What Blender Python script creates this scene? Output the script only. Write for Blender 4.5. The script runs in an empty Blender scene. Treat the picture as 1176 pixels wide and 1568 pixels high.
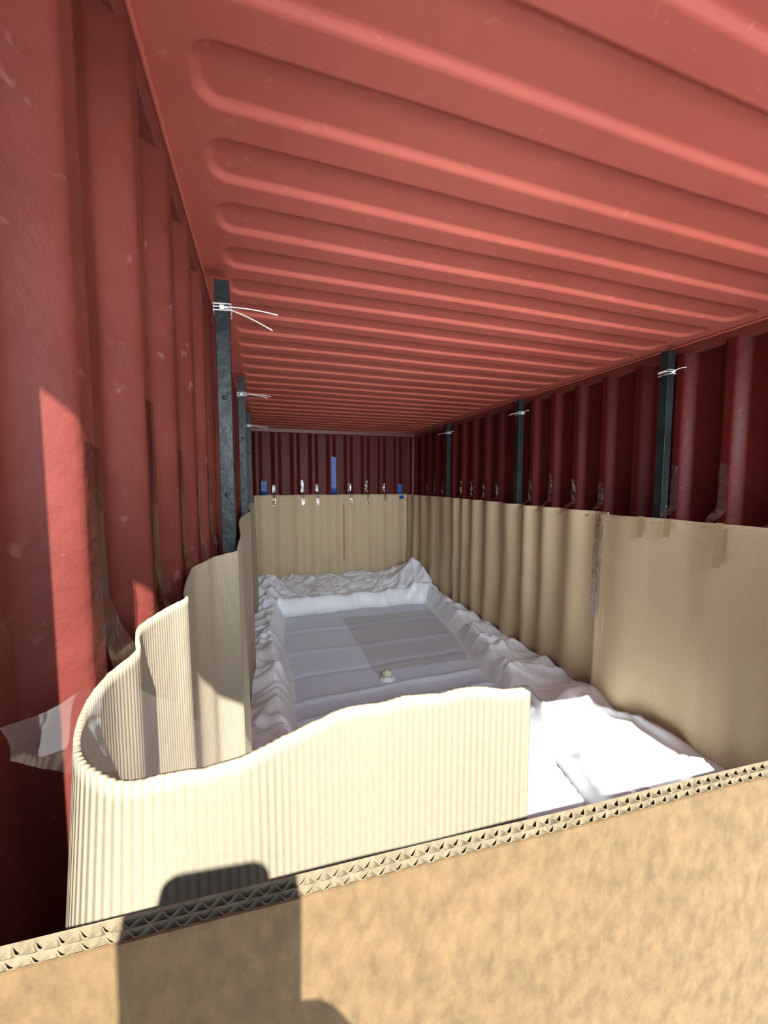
import bpy, bmesh, math, random
import numpy as np
from mathutils import Vector, noise, Matrix
random.seed(4)
S=bpy.context.scene
S.view_settings.view_transform='Standard'
S.view_settings.look='None'
S.view_settings.exposure=0.58

# ------------------------------------------------------------ helpers
def link(o):
    S.collection.objects.link(o); return o
def mesh_obj(name, verts, faces, mat=None, smooth=False, uvs=None, parent=None):
    me=bpy.data.meshes.new(name); me.from_pydata([tuple(v) for v in verts],[],faces); me.update()
    if uvs is not None:
        l=me.uv_layers.new(name='UVMap')
        for lp in me.loops: l.data[lp.index].uv=uvs[lp.vertex_index]
    if smooth:
        for p in me.polygons: p.use_smooth=True
    o=bpy.data.objects.new(name,me); link(o)
    if mat:
        for m in (mat if isinstance(mat,list) else [mat]): me.materials.append(m)
    if parent: o.parent=parent
    return o
def grid_faces(nu,nv):
    return [(i*nv+j,(i+1)*nv+j,(i+1)*nv+j+1,i*nv+j+1) for i in range(nu-1) for j in range(nv-1)]
def box_data(x0,x1,y0,y1,z0,z1,off=0):
    v=[(x0,y0,z0),(x1,y0,z0),(x1,y1,z0),(x0,y1,z0),(x0,y0,z1),(x1,y0,z1),(x1,y1,z1),(x0,y1,z1)]
    f=[(0,3,2,1),(4,5,6,7),(0,1,5,4),(1,2,6,5),(2,3,7,6),(3,0,4,7)]
    return v,[tuple(i+off for i in q) for q in f]
def boxes(name,lst,mat,bevel=0.0,parent=None):
    V=[];F=[]
    for b in lst:
        v,f=box_data(*b,off=len(V)); V+=v;F+=f
    o=mesh_obj(name,V,F,mat,parent=parent)
    if bevel:
        m=o.modifiers.new('b','BEVEL'); m.width=bevel; m.segments=2
    return o
def tube(name,pts,r,mat,parent=None):
    cu=bpy.data.curves.new(name,'CURVE'); cu.dimensions='3D'; cu.bevel_depth=r; cu.bevel_resolution=2
    groups=pts if isinstance(pts[0][0],(list,tuple)) else [pts]
    for g in groups:
        sp=cu.splines.new('POLY'); sp.points.add(len(g)-1)
        for i,p in enumerate(g): sp.points[i].co=(*p,1)
    tmp=bpy.data.objects.new(name,cu); link(tmp)
    dg=bpy.context.evaluated_depsgraph_get(); dg.update()
    me=bpy.data.meshes.new_from_object(tmp.evaluated_get(dg))
    bpy.data.objects.remove(tmp)
    me.materials.clear(); me.materials.append(mat)
    for p in me.polygons: p.use_smooth=True
    o=bpy.data.objects.new(name,me); link(o)
    if parent: o.parent=parent
    return o
def sm(t):
    t=max(0,min(1,t)); return t*t*(3-2*t)
def interp(x,xs,ys):
    if x<=xs[0]: return ys[0]
    for i in range(len(xs)-1):
        if x<=xs[i+1]: return ys[i]+(ys[i+1]-ys[i])*(x-xs[i])/(xs[i+1]-xs[i])
    return ys[-1]
def N(x,y=0,z=0): return noise.noise(Vector((x,y,z)))

# ------------------------------------------------------------ materials
def newmat(name):
    m=bpy.data.materials.new(name); m.use_nodes=True
    nt=m.node_tree; b=nt.nodes['Principled BSDF']; return m,nt,b
def paint(name,base,dark,rough=.42,scale=3.0,bump=.15,scr=.0,spec=.5):
    m,nt,b=newmat(name); nd=nt.nodes; lk=nt.links
    b.inputs['Specular IOR Level'].default_value=spec
    tc=nd.new('ShaderNodeTexCoord')
    n1=nd.new('ShaderNodeTexNoise'); n1.inputs['Scale'].default_value=scale; n1.inputs['Detail'].default_value=5; n1.inputs['Roughness'].default_value=.65
    cr=nd.new('ShaderNodeValToRGB'); cr.color_ramp.elements[0].position=.3; cr.color_ramp.elements[1].position=.7
    cr.color_ramp.elements[0].color=(*dark,1); cr.color_ramp.elements[1].color=(*base,1)
    lk.new(tc.outputs['Object'],n1.inputs['Vector']); lk.new(n1.outputs['Fac'],cr.inputs['Fac'])
    n3=nd.new('ShaderNodeTexNoise'); n3.inputs['Scale'].default_value=30; n3.inputs['Detail'].default_value=4
    lk.new(tc.outputs['Object'],n3.inputs['Vector'])
    c3=nd.new('ShaderNodeValToRGB'); c3.color_ramp.elements[0].position=.66; c3.color_ramp.elements[1].position=.72
    lk.new(n3.outputs['Fac'],c3.inputs['Fac'])
    mx=nd.new('ShaderNodeMixRGB'); mx.inputs['Color2'].default_value=(min(1,base[0]*1.5),base[1]*2.2+.02,base[2]*2.2+.02,1)
    ml=nd.new('ShaderNodeMath'); ml.operation='MULTIPLY'; ml.inputs[1].default_value=scr
    lk.new(c3.outputs['Color'],ml.inputs[0]); lk.new(ml.outputs[0],mx.inputs['Fac']); lk.new(cr.outputs['Color'],mx.inputs['Color1'])
    lk.new(mx.outputs['Color'],b.inputs['Base Color'])
    bp=nd.new('ShaderNodeBump'); bp.inputs['Strength'].default_value=bump; bp.inputs['Distance'].default_value=.01
    lk.new(n3.outputs['Fac'],bp.inputs['Height']); lk.new(bp.outputs['Normal'],b.inputs['Normal'])
    mr=nd.new('ShaderNodeMapRange'); mr.inputs['To Min'].default_value=rough-.1; mr.inputs['To Max'].default_value=rough+.15
    lk.new(n1.outputs['Fac'],mr.inputs['Value']); lk.new(mr.outputs['Result'],b.inputs['Roughness'])
    return m
def kraft(name,base,pitch=.008,rib=.6,mott=.15,ribcol=.0,dist=.0012,ms=210):
    m,nt,b=newmat(name); nd=nt.nodes; lk=nt.links
    uv=nd.new('ShaderNodeUVMap'); sx=nd.new('ShaderNodeSeparateXYZ'); lk.new(uv.outputs['UV'],sx.inputs[0])
    mu=nd.new('ShaderNodeMath'); mu.operation='MULTIPLY'; mu.inputs[1].default_value=2*math.pi/pitch; lk.new(sx.outputs['X'],mu.inputs[0])
    sn=nd.new('ShaderNodeMath'); sn.operation='SINE'; lk.new(mu.outputs[0],sn.inputs[0])
    tc=nd.new('ShaderNodeTexCoord')
    mp=nd.new('ShaderNodeMapping'); mp.inputs['Scale'].default_value=(1,1,.6); mp.inputs['Rotation'].default_value=(0,.5,0); lk.new(tc.outputs['Object'],mp.inputs['Vector'])
    n1=nd.new('ShaderNodeTexNoise'); n1.inputs['Scale'].default_value=ms; n1.inputs['Detail'].default_value=4; n1.inputs['Roughness'].default_value=.65
    lk.new(mp.outputs[0],n1.inputs['Vector'])
    n2=nd.new('ShaderNodeTexNoise'); n2.inputs['Scale'].default_value=4; n2.inputs['Detail'].default_value=2; lk.new(tc.outputs['Object'],n2.inputs['Vector'])
    ad=nd.new('ShaderNodeMath'); ad.operation='MULTIPLY_ADD'; ad.inputs[1].default_value=.4; lk.new(n2.outputs['Fac'],ad.inputs[0]); lk.new(n1.outputs['Fac'],ad.inputs[2])
    mr=nd.new('ShaderNodeMapRange'); mr.inputs['From Min'].default_value=.5; mr.inputs['From Max'].default_value=.9
    mr.inputs['To Min'].default_value=1-mott; mr.inputs['To Max'].default_value=1+mott; lk.new(ad.outputs[0],mr.inputs['Value'])
    rm=nd.new('ShaderNodeMath'); rm.operation='MULTIPLY_ADD'; rm.inputs[1].default_value=ribcol; lk.new(sn.outputs[0],rm.inputs[0]); lk.new(mr.outputs['Result'],rm.inputs[2])
    vm=nd.new('ShaderNodeVectorMath'); vm.operation='SCALE'; vm.inputs[0].default_value=base; lk.new(rm.outputs[0],vm.inputs['Scale'])
    lk.new(vm.outputs[0],b.inputs['Base Color'])
    b.inputs['Roughness'].default_value=.75; b.inputs['Specular IOR Level'].default_value=.25
    b1=nd.new('ShaderNodeBump'); b1.inputs['Strength'].default_value=rib; b1.inputs['Distance'].default_value=dist; lk.new(sn.outputs[0],b1.inputs['Height'])
    lk.new(b1.outputs['Normal'],b.inputs['Normal'])
    return m
def plastic(name,base,rough=.4,bs=9,bump=.3):
    m,nt,b=newmat(name); nd=nt.nodes; lk=nt.links
    b.inputs['Base Color'].default_value=(*base,1); b.inputs['Roughness'].default_value=rough
    if bump>0:
        tc=nd.new('ShaderNodeTexCoord'); n=nd.new('ShaderNodeTexNoise'); n.inputs['Scale'].default_value=bs; n.inputs['Detail'].default_value=3; n.inputs['Distortion'].default_value=.8
        lk.new(tc.outputs['Object'],n.inputs['Vector'])
        bp=nd.new('ShaderNodeBump'); bp.inputs['Strength'].default_value=bump; bp.inputs['Distance'].default_value=.02
        lk.new(n.outputs['Fac'],bp.inputs['Height']); lk.new(bp.outputs['Normal'],b.inputs['Normal'])
    return m
def clear(name,tint=(.95,.95,.95),gl=.03,rough=.1,fk=.35,bs=14,bump=.3,haze=.05,hc=(.6,.58,.55)):
    m=bpy.data.materials.new(name); m.use_nodes=True; nt=m.node_tree; nd=nt.nodes; lk=nt.links
    nd.remove(nd['Principled BSDF']); out=nd['Material Output']
    t=nd.new('ShaderNodeBsdfTransparent'); t.inputs['Color'].default_value=(*tint,1)
    d=nd.new('ShaderNodeBsdfDiffuse'); d.inputs['Color'].default_value=(*hc,1)
    m0=nd.new('ShaderNodeMixShader'); m0.inputs['Fac'].default_value=haze; lk.new(t.outputs[0],m0.inputs[1]); lk.new(d.outputs[0],m0.inputs[2])
    g=nd.new('ShaderNodeBsdfGlossy'); g.inputs['Roughness'].default_value=rough
    tc=nd.new('ShaderNodeTexCoord'); n=nd.new('ShaderNodeTexNoise'); n.inputs['Scale'].default_value=bs; n.inputs['Detail'].default_value=2; n.inputs['Distortion'].default_value=1.0
    lk.new(tc.outputs['Object'],n.inputs['Vector'])
    bp=nd.new('ShaderNodeBump'); bp.inputs['Strength'].default_value=bump; bp.inputs['Distance'].default_value=.01
    lk.new(n.outputs['Fac'],bp.inputs['Height']); lk.new(bp.outputs['Normal'],g.inputs['Normal'])
    fr=nd.new('ShaderNodeLayerWeight'); fr.inputs['Blend'].default_value=.3; lk.new(bp.outputs['Normal'],fr.inputs['Normal'])
    ad=nd.new('ShaderNodeMath'); ad.operation='MULTIPLY_ADD'; ad.inputs[1].default_value=fk; ad.inputs[2].default_value=gl; ad.use_clamp=True
    lk.new(fr.outputs['Fresnel'],ad.inputs[0])
    mx=nd.new('ShaderNodeMixShader'); lk.new(ad.outputs[0],mx.inputs['Fac']); lk.new(m0.outputs[0],mx.inputs[1]); lk.new(g.outputs[0],mx.inputs[2])
    lk.new(mx.outputs[0],out.inputs['Surface']); return m

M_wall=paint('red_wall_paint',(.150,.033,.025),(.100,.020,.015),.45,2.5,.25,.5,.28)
M_wall_shade=paint('red_wall_paint_shaded',(.100,.0115,.009),(.068,.008,.0065),.46,2.5,.2,.4,.18)  # same paint as the left wall, darkened to put shade into right and back
M_roof=paint('red_paint_roof_lit',(.46,.110,.080),(.385,.085,.062),.50,1.6,.07,.20,.3)  # same red as the walls, lightened for light bounced onto the ceiling
M_trim=paint('red_trim_paint',(.16,.034,.027),(.12,.022,.018),.4,5,.25,.3)
M_in=kraft('kraft_liner',(.50,.400,.255),.009,.12,.06,.02,.0006)
M_in2=kraft('kraft_liner_ribbed',(.33,.285,.205),.0064,.3,.05,.02,.0008)
M_flap=kraft('kraft_ribbed_sun_toned',(.240,.214,.155),.0064,.5,.06,.04,.0010)  # sunlit end of the one ribbed sheet, base darkened to offset the sun
M_panel=kraft('kraft_panel',(.126,.083,.040),.008,.03,.26,.0,.0004,120)
M_edge=kraft('kraft_edge',(.18,.15,.095),.008,0,.3)
M_white=plastic('white_plastic_film',(.79,.84,.88),.32,9,.12)
M_bag=plastic('bag_film_shade_grey',(.64,.73,.86),.34,5,.14)  # bag film with shade and sky tint put into its colour
M_patch=plastic('grey_bag_patch_film',(.52,.56,.62),.34,5,.12)
M_post=paint('dark_steel',(.018,.026,.027),(.008,.012,.013),.42,8,.3,.1,.3)
M_tie=plastic('white_nylon',(.8,.8,.78),.4,5,0)
M_blue=plastic('blue_tape_film',(.01,.09,.42),.45,20,.2)
M_clear=clear('clear_packing_film',(.97,.965,.95),.006,.07,.07,9,.25,.03)
M_tape2=clear('creased_tape_film',(.84,.80,.76),.08,.16,.45,26,.5,.04)
M_btape=clear('brown_tape_film',(.66,.54,.48),.06,.2,.35,18,.4,.08,(.2,.1,.07))
M_ktape=plastic('tan_tape_film',(.38,.285,.16),.3,20,.15)
M_ply=paint('plywood_floor',(.25,.14,.07),(.16,.09,.045),.6,6,.2,0)
M_conc=paint('concrete_ground',(.52,.50,.47),(.42,.41,.39),.85,1.2,.2,0)

# ------------------------------------------------------------ geometry constants (z: floor 0, camera above x=0,y=0)
XL,XR=-.18,2.17; DEP=.042; YB=5.46; ZC=2.39; Y0=-.08; PIT=.24
def lin(t):
    t=max(0,min(1,t)); return .6*t+.4*sm(t)
def corr(t):
    t=t%1.0
    if t<.20: return 1-lin(t/.20)
    if t<.64: return 0
    if t<.84: return lin((t-.64)/.20)
    return 1
def steps(a,b,d):
    n=int(round((b-a)/d)); return [a+(b-a)*i/n for i in range(n+1)]
def ext_wall(name,pts,zs,mat):
    V=[];UV=[];L=0
    for i,p in enumerate(pts):
        if i: L+=math.dist(pts[i-1],p)
        for z in zs: V.append((p[0],p[1],z)); UV.append((L,z))
    o=mesh_obj(name,V,grid_faces(len(pts),len(zs)),mat,True,UV)
    return o
zs=[0,.6,1.2,1.8,2.34]
ys=steps(Y0,YB+.03,.0055)
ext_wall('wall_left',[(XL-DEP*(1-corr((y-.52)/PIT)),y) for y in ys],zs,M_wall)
ext_wall('wall_right',[(XR+DEP*(1-corr((y-.62)/PIT)),y) for y in ys],zs,M_wall_shade)
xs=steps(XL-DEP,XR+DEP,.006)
ext_wall('wall_back',[(x,YB+DEP*(1-corr((x+.05)/.25))) for x in xs],zs,M_wall_shade)
boxes('floor',[(XL-.05,XR+.05,Y0,YB+.05,-.03,0)],M_ply)
cx=sorted(set([round(v,4) for v in steps(XL-DEP,-.0,.006)+steps(0,2.0,.1)+steps(2.0,XR+DEP,.006)]))
cy=steps(Y0,YB+.04,.005)
RP=.2; r0=.83
def roofz(x,y):
    k=round((y-r0)/RP); yc=r0+k*RP
    hx=1.105; hy=.066; r=.05
    qx=abs(x-.995)-(hx-r); qy=abs(y-yc)-(hy-r)
    d=math.hypot(max(qx,0),max(qy,0))+min(max(qx,qy),0)-r
    return .0125*sm(-d/.016)
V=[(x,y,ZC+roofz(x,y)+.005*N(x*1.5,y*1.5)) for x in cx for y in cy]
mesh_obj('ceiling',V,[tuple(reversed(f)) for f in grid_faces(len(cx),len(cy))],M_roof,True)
boxes('trim_1',[(XL-.06,XL-.008,Y0,YB+.04,2.325,2.388)],M_trim,.004)
boxes('trim_2',[(XR+.008,XR+.06,Y0,YB+.04,2.325,2.388)],M_trim,.004)
boxes('trim_3',[(XL-.05,XR+.05,YB-.03,YB+.04,2.33,2.385)],M_trim,.006)
boxes('trim_4',[(XL-.05,XR+.05,Y0,-.01,2.28,2.42)],M_trim,.006)
tube('trim_5',[[(XL-.004,y,2.383+.003*N(y*20,3)) for y in steps(0,YB-.03,.03)]],.006,M_roof)
tube('trim_6',[[(XR+.004,y,2.383+.003*N(y*20,9)) for y in steps(0,YB-.03,.03)]],.006,M_roof)
boxes('trim_7',[(XL-.10,XL-.03,Y0-.02,.05,0,2.4)],M_trim,.01)
boxes('trim_8',[(XR+.03,XR+.10,Y0-.02,.05,0,2.4)],M_trim,.01)
boxes('trim_9',[(XR-.03,XR+.04,YB-.05,YB+.04,0,2.33)],M_trim,.012)
boxes('trim_10',[(XL-.04,XL+.012,YB-.05,YB+.04,0,2.33)],M_trim,.012)
boxes('ground',[(-14,16,-18,16,-.30,-.15)],M_conc)
boxes('container_base_rail',[(XL-.05,XL+.12,Y0,YB,-.15,-.03),(XR-.12,XR+.05,Y0,YB,-.15,-.03)]+[(XL+.12,XR-.12,y,y+.05,-.15,-.03) for y in (-.07,1.2,2.6,4.0,5.3)],M_trim)

# ------------------------------------------------------------ cardboard
def catmull(P,d):
    out=[]
    for i in range(len(P)-1):
        p0=P[max(i-1,0)];p1=P[i];p2=P[i+1];p3=P[min(i+2,len(P)-1)]
        n=max(2,int(math.dist(p1,p2)/d))
        for k in range(n):
            t=k/n
            out.append(tuple(.5*((2*p1[a])+(-p0[a]+p2[a])*t+(2*p0[a]-5*p1[a]+4*p2[a]-p3[a])*t*t+(-p0[a]+3*p1[a]-3*p2[a]+p3[a])*t**3) for a in (0,1)))
    out.append(tuple(P[-1])); return out
def sheet(name,path,ztop,z0,nz,mat,warp,th=.0045,jit=.001,mi=None):
    V=[];UV=[];L=0
    for i,p in enumerate(path):
        if i: L+=math.dist(path[i-1],p)
        zt=ztop(p,L)+jit*(N(L*160,1.3)+.6*N(L*420,7))
        for j in range(nz):
            f=j/(nz-1); f=1-(1-f)**1.3
            z=z0+(zt-z0)*f
            dx,dy=warp(p,z)
            V.append((p[0]+dx,p[1]+dy,z)); UV.append((L,z))
    o=mesh_obj(name,V,grid_faces(len(path),nz),mat,True,UV)
    if mi:
        for p in o.data.polygons: p.material_index=mi(p.center)
    m=o.modifiers.new('s','SOLIDIFY'); m.thickness=th; m.offset=0
    return o
LP=[(-.125,5.36),(-.14,5.1),(-.125,4.8),(-.135,4.5),(-.088,4.2),(-.12,4.0),(-.135,3.6),(-.125,3.2),(-.088,2.85),(-.105,2.65),(-.125,2.3),(-.115,2.0),(-.10,1.78),(-.085,1.56),(-.082,1.38),(-.078,1.24),(-.076,1.20),(-.084,1.185),(-.13,1.12),(-.142,1.07),(-.162,1.0),(-.158,.93),(-.150,.84),(-.140,.765),(-.132,.73),(-.150,.68),(-.168,.61),(-.160,.56),(-.148,.515),(-.158,.46),(-.156,.40),(-.142,.343),(-.122,.305),(-.09,.284),(-.053,.279),(-.019,.283),(.02,.303),(.084,.321),(.13,.321),(.173,.317),(.21,.311),(.246,.306)]
lp=catmull(LP,.008)
def lwarp(p,z):
    k=sm((1.45-z)/1.0)
    a=sm((p[1]-.36)/.3)
    t=max(0,min(1,(1.44-z)/.14))
    c=sm((-.03-p[0])/.09)*(1-sm((p[1]-.34)/.10))
    return (.022*k*a*(.5+N(p[1]*3,z*.8))-.002*t*c,-.026*t*c+(.0 if p[1]>.33 else .012*k*N(p[0]*9,z*1.5)))
sheet('cardboard_liner',lp,lambda p,L:1.442+.012*sm((p[1]-1)/3)+.003*N(p[1]*3)+(.006*N(p[0]*25,2.2)-.006*sm((p[0]-.236)/.01) if p[1]<.33 else 0),.02,40,[M_flap,M_in2],lwarp,jit=.0013,mi=lambda c:1 if c.y>.335 else 0)  # one sheet, split into sun-toned front and lighter shaded rest
def rx(y): 
    t=(y-.62)/.27
    return 2.060+.024*math.cos(2*math.pi*(t+.7*N(y*1.1,5)))*(.6+.8*abs(N(y*1.7,2)))+.016*N(y*4.5,1)
rp=[(rx(y),y) for y in steps(1.86,5.37,.012)]
def rwarp(p,z):
    k=sm((1.5-z)/1.2)
    return (k*(.026*N(p[1]*4.2,z*1.2,2)-.004)+.012*N(p[1]*9,z*3,4)*k,0)
sheet('cardboard_liner',rp,lambda p,L:1.462+.02*sm((p[1]-2)/2.3)+.005*N(p[1]*4,3),.02,30,M_in,rwarp)
rp2=[(2.035+.010*N(y*3.2,8)+.010*sm((y-1.7)/.2),y) for y in steps(.12,1.93,.015)]
def rwarp2(p,z):
    k=sm((1.5-z)/1.2); return (-.02*k+.026*k*N(p[1]*4.5,z*.5,6)+.022*N(p[1]*8,z*.3,3)*(.3+.7*k),0)
sheet('cardboard_liner',rp2,lambda p,L:1.452+.006*N(p[1]*3,3),.02,24,M_in,rwarp2)
bp_=[(x,5.385-.020*math.cos(2*math.pi*(x/.235))-.010*N(x*5,3)) for x in steps(-.12,2.05,.012)]
sheet('cardboard_liner',bp_,lambda p,L:1.488+.006*N(p[0]*5),.02,20,M_in,lambda p,z:(0,-.012*sm((1.45-z)/1)*(1+N(p[0]*5,z*1.5))))
tube('cardboard_tear',[[(1.085+.006*N(z*7),5.352+.004*N(z*9,2),z) for z in steps(.55,1.36,.04)]],.0035,kraft('kraft_tear',(.22,.10,.06)))

pn=bpy.data.objects.new('cardboard_panel',None); link(pn)
def py(x): return .1650-.056*(x-.054)
PX0,PX1=XL+.004,XR-.01; ZT=1.450
def pz(x): return ZT+.0015*N(x*9,4)
def thin(name,off,th,zt_off,mat,xs_,wave=None):
    V=[];UV=[];n=len(xs_)
    for x in xs_:
        y=py(x)+off+(wave(x) if wave else 0)
        for (dy,z) in ((0,.02),(0,pz(x)+zt_off),(th,pz(x)+zt_off),(th,.02)):
            V.append((x,y+dy,z)); UV.append((x,z+dy))
    F=[]
    for i in range(n-1):
        for j in range(3):
            F.append((i*4+j,i*4+j+1,(i+1)*4+j+1,(i+1)*4+j)[::-1])
    F.append((0,1,2,3)); F.append((4*n-1,4*n-2,4*n-3,4*n-4))
    return mesh_obj(name,V,F,mat,False,UV,pn)
xa=steps(PX0,PX1,.02)
thin('outer_liner',0,.0013,0,M_panel,xa)
thin('middle_liner',.0052,.0008,-.0004,M_edge,xa)
thin('inner_liner',.0106,.0011,0,M_edge,xa)
xf=steps(PX0,PX1,.0009)
thin('flute_near',.0030,.0007,-.0005,M_edge,xf,lambda x:.0016*math.sin(2*math.pi*x/.0088))
thin('flute_far',.0080,.0007,-.0005,M_edge,xf,lambda x:.0018*math.sin(2*math.pi*x/.0080+1))

# ------------------------------------------------------------ white flexitank liner
def zones(x,y):
    xl=.17+.05*N(y*1.3,4); xr=interp(y,[.3,1.24,3.8,4.3],[1.27,1.35,1.80,1.83])+.04*N(y*1.7,9); yb=4.25+.07*N(x*2.4,6)
    return xl,xr,yb
def crease(v): return 1-2*abs(v)
def hgt(x,y):
    xl,xr,yb=zones(x,y)
    e=max(xl-x,x-xr,y-yb)
    eb=y-yb; side=max(xl-x,x-xr)
    h=.195
    if e>0:
        m=sm(e/(.13 if y>2.3 else interp(y,[1.7,2.3],[.045,.13]))); h+=.125*m
        if side>eb: w=N(x*1.6,y*2.6,1); w2=N(x*3,y*6,2)
        else: w=N(x*3.0,y*2.0,3); w2=N(x*6,y*4,4)
        h+=m*(.040*crease(w)+.010*crease(w2))-.035*m
        h+=.03*math.exp(-((e-.12)/.06)**2)
        bk=sm((y-4.4)/.8); h+=bk*.07
        h+=.24*math.exp(-((x-1.93)**2/.05+(y-4.75)**2/.10))*(1+.4*N(x*6,y*5))
        h+=.13*math.exp(-((x+.02)**2/.03+(y-4.75)**2/.15))*(1+.4*N(x*6,y*5))
    else:
        d=-e
        h+=.007*crease(N(x*1.2,y*2.5,8))*sm(d/.2)-.012*math.exp(-d/.03)
        for c,a in ((2.30,.02),(2.86,-.010),(3.25,.008),(3.75,.012),(2.50,.018),(1.9,.014)):
            yy=y-(c+.04*N(x*2,c)+.05*(x-.8)*(.6 if c<3 else -.3)); h+=a*math.exp(-abs(yy/.03)**1.3)
        if x>.78+.02*N(y*3): h+=.006
    return h,(sm(e/.08) if e>0 else 0)
lx=steps(-.115,2.035,.0115); ly=steps(.36,5.34,.0125)
H=[];MK=[]
for x in lx:
    for y in ly:
        a,b=hgt(x,y); H.append(a); MK.append(b)
X=np.repeat(np.array(lx),len(ly)); Y=np.tile(np.array(ly),len(lx)); H=np.array(H); MK=np.array(MK)
rs_=random.Random(11)
D=np.zeros_like(H)
def fold(cx_,cy_,ang,L,w,a):
    global D
    c,s=math.cos(ang),math.sin(ang)
    u=(X-cx_)*c+(Y-cy_)*s; v=-(X-cx_)*s+(Y-cy_)*c
    tp_=np.clip(1-np.abs(u)/L,0,1)
    ww=w*(.35+.65*(1-tp_))
    D+=a*np.clip(1-np.abs(v)/ww,0,1)*np.minimum(1,tp_*2)
for k in range(230):
    q=rs_.random()
    if q<.36: cx_=rs_.uniform(1.4,2.03); cy_=rs_.uniform(2.0,5.2); ang=rs_.choice([rs_.uniform(-.7,.5),rs_.uniform(1.1,2.2)])
    elif q<.58: cx_=rs_.uniform(-.1,.2); cy_=rs_.uniform(1.3,5.2); ang=rs_.choice([rs_.uniform(-.8,.8),rs_.uniform(1.1,1.9)])
    else: cx_=rs_.uniform(0,2.0); cy_=rs_.uniform(4.25,5.3); ang=rs_.uniform(0,3.14)
    fold(cx_,cy_,ang,rs_.uniform(.16,.42),rs_.uniform(.045,.12),rs_.uniform(.008,.026)*rs_.choice([1,1,-1]))
for (a,b,g,L,w,h) in ((1.62,1.50,1.9,.34,.07,.05),(1.50,1.15,1.75,.30,.05,.045),(1.80,1.25,2.2,.30,.06,.06),(1.72,1.75,.4,.28,.06,.045),(1.90,.95,1.9,.3,.07,.055),(1.55,1.85,1.2,.25,.05,.035),(1.95,1.55,1.7,.3,.05,.04),(1.45,1.6,2.6,.2,.04,.03),(1.68,1.02,.9,.22,.045,.04)):
    fold(a,b,g,L,w,h)
H=H+D*MK
V=list(zip(X.tolist(),Y.tolist(),H.tolist()))
F=grid_faces(len(lx),len(ly))
o=mesh_obj('flexitank_liner',V,F,[M_white,M_bag,M_patch],True)
for p in o.data.polygons:
    c=p.center; xl,xr,yb=zones(c.x,c.y)
    if max(xl-c.x,c.x-xr,c.y-yb)<-.005:
        p.material_index=2 if (c.x>.78 and 2.72<c.y<3.98) else (1 if c.y>2.0 else 0)  # bag stays white in the sunlit near part, shade grey beyond
o.modifiers.new('s','SOLIDIFY').thickness=.003
def lathe(name,prof,mat,loc,n=32,parent=None):
    V=[];F=[]
    for r,z in prof:
        for k in range(n):
            a=2*math.pi*k/n; V.append((loc[0]+r*math.cos(a),loc[1]+r*math.sin(a),loc[2]+z))
    for i in range(len(prof)-1):
        for k in range(n):
            F.append((i*n+k,i*n+(k+1)%n,(i+1)*n+(k+1)%n,(i+1)*n+k))
    F.append(tuple(range((len(prof)-1)*n,len(prof)*n)))
    return mesh_obj(name,V,F,mat,True,parent=parent)
vv=bpy.data.objects.new('relief_valve',None); link(vv)
vz=hgt(.845,2.62)[0]+.001
lathe('flange',[(.056,0),(.056,.006),(.042,.010),(.03,.012),(.03,.02)],M_white,(.845,2.62,vz),parent=vv)
lathe('cap',[(.026,.012),(.026,.022),(.036,.024),(.038,.05),(.033,.057),(.012,.06),(.010,.066),(.004,.067)],plastic('cream_plastic',(.62,.62,.48),.4,5,0),(.845,2.62,vz),parent=vv)

# ------------------------------------------------------------ steel posts and cable ties
def post(x,y,zt,side):
    w=.024; t=.004; V=[];F=[]
    prof=[(-w,-w),(w,-w),(w,w),(-w,w)]; inn=[(-w+t,-w+t),(w-t,-w+t),(w-t,w-t),(-w+t,w-t)]
    for z in (0.0,zt):
        for p in prof+inn: V.append((x+p[0],y+p[1],z))
    for k in range(4):
        a,b=k,(k+1)%4
        F.append((a,b,8+b,8+a)); F.append((4+b,4+a,12+a,12+b)); F.append((8+a,8+b,12+b,12+a)); F.append((b,a,4+a,4+b))
    e=bpy.data.objects.new('steel_post',None); link(e)
    o=mesh_obj('tube',V,F,M_post,parent=e); m=o.modifiers.new('b','BEVEL'); m.width=.004; m.segments=2
    boxes('foot_plate',[(x-.03,x+.03,y-.035,y+.035,0,.008)],M_post,.002,parent=e)
    for zz in (1.6,1.95):
        lathe('bolt',[(.008,0),(.008,.004),(.004,.006)],M_post,(x,y-w,zz),12,e).matrix_world=Matrix.Translation((x,y-w,zz))@Matrix.Rotation(math.pi/2,4,'X')@Matrix.Translation((-x,-(y-w),-zz))
def tie(x,y,z,tails):
    w=.029; g=[]
    for dz in (-.008,.004,.014):
        g.append([(x-w,y-w,z+dz),(x+w,y-w,z+dz+.004),(x+w,y+w,z+dz),(x-w,y+w,z+dz-.003),(x-w,y-w,z+dz)])
    for t in tails:
        n=8; s=(x,y-w-.003,z+.004)
        g.append([(s[0]+t[0]*k/n,s[1]+t[1]*k/n,s[2]+t[2]*k/n-.008*(k/n)**2+.004*math.sin(k/n*3)) for k in range(n+1)])
    o=tube('cable_tie',g,.0022,M_tie)
    boxes('head',[(x-.008,x+.008,y-w-.010,y-w+.002,z-.007,z+.009)],M_tie,.002,parent=o)
for i,y in enumerate((1.55,2.85,4.2)):
    post(-.125,y,2.36,0); post(2.128,y+(.05 if i==0 else .02),2.36,1)
    tie(-.125,y,2.26-.02*i,[(.19,-.03,-.01),(.17,-.04,-.07)] if i==0 else [(.19,-.06,-.01),(.17,-.10,-.03)])
    tie(2.128,y+(.05 if i==0 else .02),2.24,[(-.17,-.05,-.03),(.03,-.05,.02)])

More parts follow.
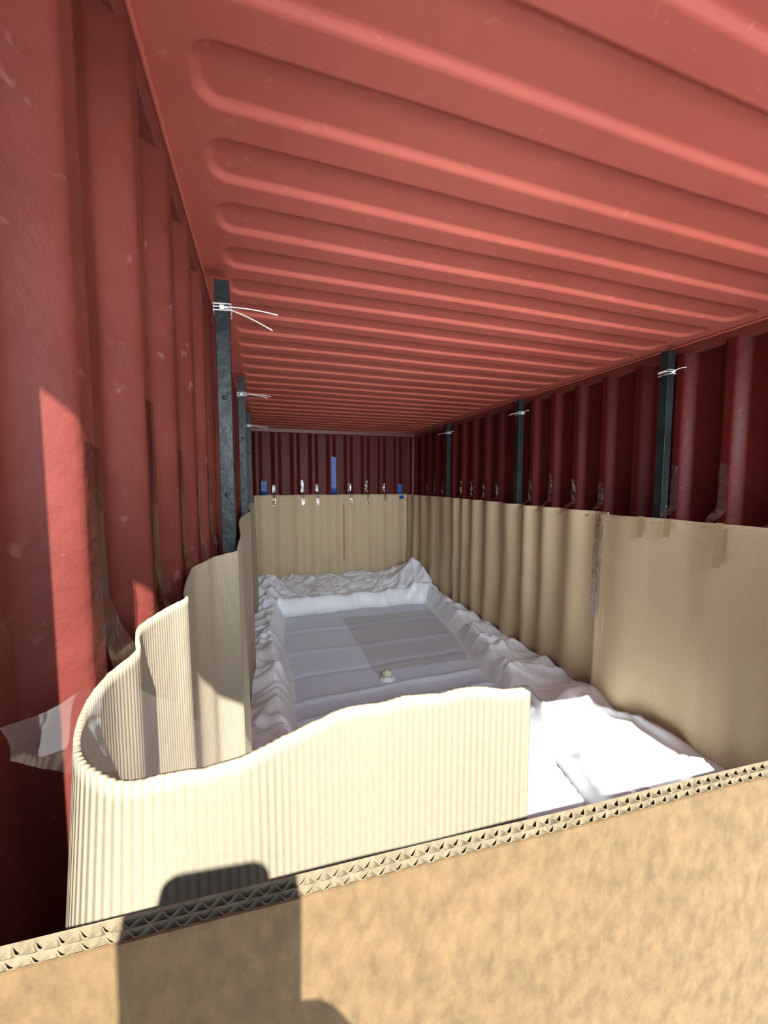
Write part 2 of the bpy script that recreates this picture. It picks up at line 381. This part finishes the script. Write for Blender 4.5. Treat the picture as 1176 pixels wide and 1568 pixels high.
# ------------------------------------------------------------ tapes
def ribbon(name,A,B,mat,n=14,wr=.003,par=None,seed=0):
    def rs(P,t):
        f=t*(len(P)-1); i=min(int(f),len(P)-2); a=Vector(P[i]); b=Vector(P[i+1]); return a.lerp(b,f-i)
    V=[];m=7
    for i in range(n+1):
        a=rs(A,i/n); b=rs(B,i/n)
        for j in range(m):
            p=a.lerp(b,j/(m-1)); q=p*23
            V.append(p+Vector((wr*N(q.x+seed,q.y,q.z),wr*N(q.y,q.z+seed,q.x),wr*N(q.z,q.x,q.y+seed))))
    return mesh_obj(name,V,grid_faces(n+1,m),mat,True,parent=par)
ribbon('plastic_film',[(-.149,.27,1.500),(-.128,.32,1.490),(-.1135,.38,1.462),(-.085,.41,1.42),(-.052,.43,1.365)],[(-.15,.27,1.4745),(-.140,.327,1.430),(-.11,.365,1.39),(-.085,.385,1.365),(-.07,.40,1.345)],M_clear,50,.008)
tp=bpy.data.objects.new('clear_tape',None); link(tp)
for k,(y0,y1,zt,m) in enumerate(((.484,.522,1.685,M_btape),(.724,.762,1.78,M_btape),(.964,1.0,1.72,M_btape),(1.204,1.24,1.68,M_tape2),(1.44,1.475,1.7,M_tape2))):
    ribbon('strip',[(XL+.003,y0,zt),(XL+.004,y0,1.50),(XL+.010,y0+.01,1.45),(XL+.018,y0+.01,1.42)],[(XL+.003,y1,zt-.005),(XL+.004,y1,1.51),(XL+.012,y1+.02,1.46),(XL+.022,y1+.03,1.43)],m,20,.002,tp,k)
tr=bpy.data.objects.new('clear_tape',None); link(tr)
yr=[.62+.24*k-.005 for k in range(2,19)]
for k,y in enumerate(yr):
    if k%5==3: continue
    h=1.62+.18*abs(N(k*1.7,3))*2
    xb=2.03 if y<1.9 else 2.045
    ribbon('strip',[(XR-.010,y-.04,h),(XR-.010,y-.04,1.50),(2.09,y-.04,1.462),(xb,y-.04,1.43)],[(XR-.010,y,h+.01),(XR-.010,y,1.51),(2.09,y,1.462),(xb,y,1.42)],M_tape2,24,.010,tr,k*3)
tb=bpy.data.objects.new('clear_tape',None); link(tb)
for k,x in enumerate((.12,.50,.70,1.17,1.42,1.68)):
    h=1.62+.25*abs(N(k*2.3,1))
    ribbon('strip',[(x,YB-.008,h),(x,YB-.010,1.5),(x,5.34,1.47),(x,5.335,1.34)],[(x+.04,YB-.008,h),(x+.04,YB-.010,1.5),(x+.04,5.34,1.47),(x+.04,5.335,1.35)],M_tape2,14,.006,tb,k*5)
for (x,z1,z0) in ((.93,2.02,1.49),(-.02,1.68,1.49),(1.92,1.64,1.42)):
    ribbon('blue_tape',[(x,YB-.006,z1),(x,YB-.010,1.52),(x,5.335,z0)],[(x+.065,YB-.006,z1-.01),(x+.065,YB-.010,1.52),(x+.065,5.335,z0)],M_blue,12,.003)
ribbon('clear_tape',[(2.012,1.86,1.45),(2.005,1.86,1.2),(1.995,1.86,.8)],[(2.020,1.93,1.45),(2.008,1.93,1.2),(2.0,1.93,.8)],M_tape2,24,.006)
for (y,z0) in ((1.60,1.34),(1.45,1.36),(1.21,1.25)):
    ribbon('tan_tape',[(2.014,y,1.458),(2.004,y,z0)],[(2.014,y+.035,1.458),(2.004,y+.035,z0)],M_ktape,8,.001)

# ------------------------------------------------------------ photographer with phone (casts the visible shadow)
M_skin=plastic('skin',(.62,.38,.27),.5,30,.05); M_cloth=plastic('dark_shirt',(.06,.08,.12),.8,40,.2)
M_pants=plastic('jeans',(.05,.07,.13),.8,60,.2); M_hair=plastic('hair',(.04,.025,.015),.6,60,.4)
M_glass=plastic('phone_glass',(.01,.01,.012),.1,5,0)
ph=bpy.data.objects.new('photographer',None); link(ph)
def skin(name,V,E,R,mat,sub=2,par=ph):
    me=bpy.data.meshes.new(name); me.from_pydata(V,E,[]); me.update()
    o=bpy.data.objects.new(name,me); link(o); me.materials.append(mat); o.parent=par
    s=o.modifiers.new('skin','SKIN'); s.use_smooth_shade=True
    for i,r in enumerate(R):
        me.skin_vertices[0].data[i].radius=(r if isinstance(r,tuple) else (r,r))
    me.skin_vertices[0].data[0].use_root=True
    sb=o.modifiers.new('sub','SUBSURF'); sb.levels=sub; sb.render_levels=sub
    return o
G=-.15; py0=-.62
skin('shirt',[(0.02,py0,.86),(0.02,py0,1.02),(0.02,py0+.01,1.2),(0.02,py0+.01,1.31),(0.02,py0+.01,1.37),
  (-.17,py0,1.30),(.21,py0,1.30),(-.19,py0+.16,1.20),(.23,py0+.16,1.20)],
  [(0,1),(1,2),(2,3),(3,4),(3,5),(3,6),(5,7),(6,8)],[(.16,.11),(.145,.10),(.165,.11),(.13,.09),.055,.07,.07,.052,.052],M_cloth)
skin('jeans',[(0.02,py0,.82),(-.08,py0,.72),(.12,py0,.72),(-.10,py0+.02,.36),(.14,py0+.02,.36),(-.10,py0-.01,-.04),(.14,py0-.01,-.04)],
  [(0,1),(0,2),(1,3),(2,4),(3,5),(4,6)],[(.16,.115),.095,.095,.065,.065,.05,.05],M_pants)
for s in (-.10,.14):
    skin('shoe',[(s,py0-.05,-.10),(s,py0+.05,-.105),(s,py0+.16,-.115)],[(0,1),(1,2)],[(.042,.045),(.045,.04),(.04,.03)],M_hair)
skin('neck_and_head',[(0.02,py0+.01,1.36),(0.02,py0+.02,1.42),(0.02,py0+.04,1.48),(0.02,py0+.035,1.55),(.02,py0+.02,1.60)],[(0,1),(1,2),(2,3),(3,4)],[.055,.055,(.07,.085),(.075,.095),(.05,.06)],M_skin)
skin('nose',[(0.02,py0+.125,1.53),(0.02,py0+.142,1.50)],[(0,1)],[.007,.011],M_skin,1)
for s in (-.012,.052): skin('eye',[(s,py0+.118,1.535),(s,py0+.124,1.535)],[(0,1)],[.009,.009],M_tie,1)
skin('mouth',[(0.0,py0+.125,1.468),(.04,py0+.125,1.468)],[(0,1)],[.006,.006],plastic('lips',(.5,.18,.15),.5,5,0),1)
for s in (-.058,.098): skin('ear',[(s,py0+.03,1.54),(s,py0+.03,1.49)],[(0,1)],[.012,.009],M_skin,1)
skin('hair',[(0.02,py0-.03,1.47),(0.02,py0-.025,1.56),(0.02,py0+.03,1.615),(0.02,py0+.08,1.605)],[(0,1),(1,2),(2,3)],[(.06,.04),(.075,.06),(.07,.035),(.05,.02)],M_hair)
skin('forearm',[(.23,py0+.15,1.20),(.20,py0+.34,1.34),(.10,-.10,1.460),(.060,-.035,1.492)],[(0,1),(1,2),(2,3)],[.045,.040,.028,(.027,.017)],M_skin)
skin('forearm',[(-.19,py0+.15,1.20),(-.16,py0+.34,1.32),(-.07,-.12,1.43),(-.03,-.05,1.46)],[(0,1),(1,2),(2,3)],[.045,.040,.028,(.03,.018)],M_skin)
for k in range(4):
    z=1.558-.019*k
    skin('finger',[(.056,-.035,z-.03),(.053,-.012,z-.01),(.037,.002,z),(.012+.004*k,.002,z+.002)],[(0,1),(1,2),(2,3)],[.010,.0095,.009,.0075],M_skin,1)
skin('thumb',[(.058,-.042,1.495),(.052,-.044,1.535),(.032,-.046,1.555)],[(0,1),(1,2)],[.014,.011,.009],M_skin,1)
for k in range(4):
    z=1.50-.012*k
    skin('finger',[(-.03-.01*k,-.05,z-.03),(-.045,-.02,z-.015),(-.025,-.003,z-.005),(.0,-.002,z-.003)],[(0,1),(1,2),(2,3)],[.010,.0095,.009,.0075],M_skin,1)
skin('thumb',[(-.05,-.05,1.47),(-.045,-.042,1.50),(-.03,-.036,1.52)],[(0,1),(1,2)],[.013,.011,.009],M_skin,1)
fone=bpy.data.objects.new('smartphone',None); link(fone)
def rrect(hw,z0,z1,r,y0,y1,name,mat):
    pts=[]
    for (cx_,cz_,a0) in ((hw-r,z1-r,0),(-hw+r,z1-r,90),(-hw+r,z0+r,180),(hw-r,z0+r,270)):
        for k in range(7):
            a=math.radians(a0+15*k); pts.append((cx_+r*math.cos(a),cz_+r*math.sin(a)))
    n=len(pts); V=[(p[0],y0,p[1]) for p in pts]+[(p[0],y1,p[1]) for p in pts]
    F=[tuple(range(n)),tuple(range(2*n-1,n-1,-1))]+[(i,n+i,n+(i+1)%n,(i+1)%n) for i in range(n)]
    o=mesh_obj(name,V,F,mat,parent=fone); return o
rrect(.037,-.128,.032,.014,-.0285,-.0205,'body',M_glass)
rrect(.016,-.012,.020,.006,-.0205,-.018,'camera_bump',M_glass)
fone.location=(.001,.0,1.64); fone.rotation_euler=(math.radians(-4.2),0,math.radians(-6))

# ------------------------------------------------------------ light
sun=bpy.data.lights.new('sun','SUN'); sun.energy=13.5; sun.angle=math.radians(.53); sun.color=(1,.96,.89)
so=bpy.data.objects.new('sun',sun); link(so); so.location=(1,-6,8)
so.rotation_euler=Vector((-.12,1,-1.03)).to_track_quat('-Z','Y').to_euler()
ar=bpy.data.lights.new('doorway_fill','AREA'); ar.shape='RECTANGLE'; ar.size=2.1; ar.size_y=.5; ar.energy=17; ar.spread=math.radians(70); ar.color=(.86,.93,1)  # added fill light, no lamp here; lifts the deep interior like extra sky
ao=bpy.data.objects.new('doorway_fill',ar); link(ao); ao.location=(1.0,-.12,1.98)
ao.rotation_euler=Vector((0,1,-.12)).to_track_quat('-Z','Z').to_euler()
w=bpy.data.worlds.new('World'); S.world=w; w.use_nodes=True; nt=w.node_tree; bg=nt.nodes['Background']
tc=nt.nodes.new('ShaderNodeTexCoord'); sx=nt.nodes.new('ShaderNodeSeparateXYZ'); cr=nt.nodes.new('ShaderNodeValToRGB')
nt.links.new(tc.outputs['Generated'],sx.inputs[0]); nt.links.new(sx.outputs['Z'],cr.inputs['Fac'])
cr.color_ramp.elements[0].color=(.90,.96,1,1); cr.color_ramp.elements[1].color=(.42,.62,1,1)
nt.links.new(cr.outputs['Color'],bg.inputs['Color']); bg.inputs['Strength'].default_value=1.45

cam=bpy.data.cameras.new('camera'); co=bpy.data.objects.new('camera',cam); link(co)
cam.sensor_fit='HORIZONTAL'; cam.sensor_width=36; cam.lens=36*590/1176; cam.clip_start=.005
co.location=(0,0,1.64); co.rotation_euler=(math.radians(90-4.2),0,math.radians(-17.4))
S.camera=co
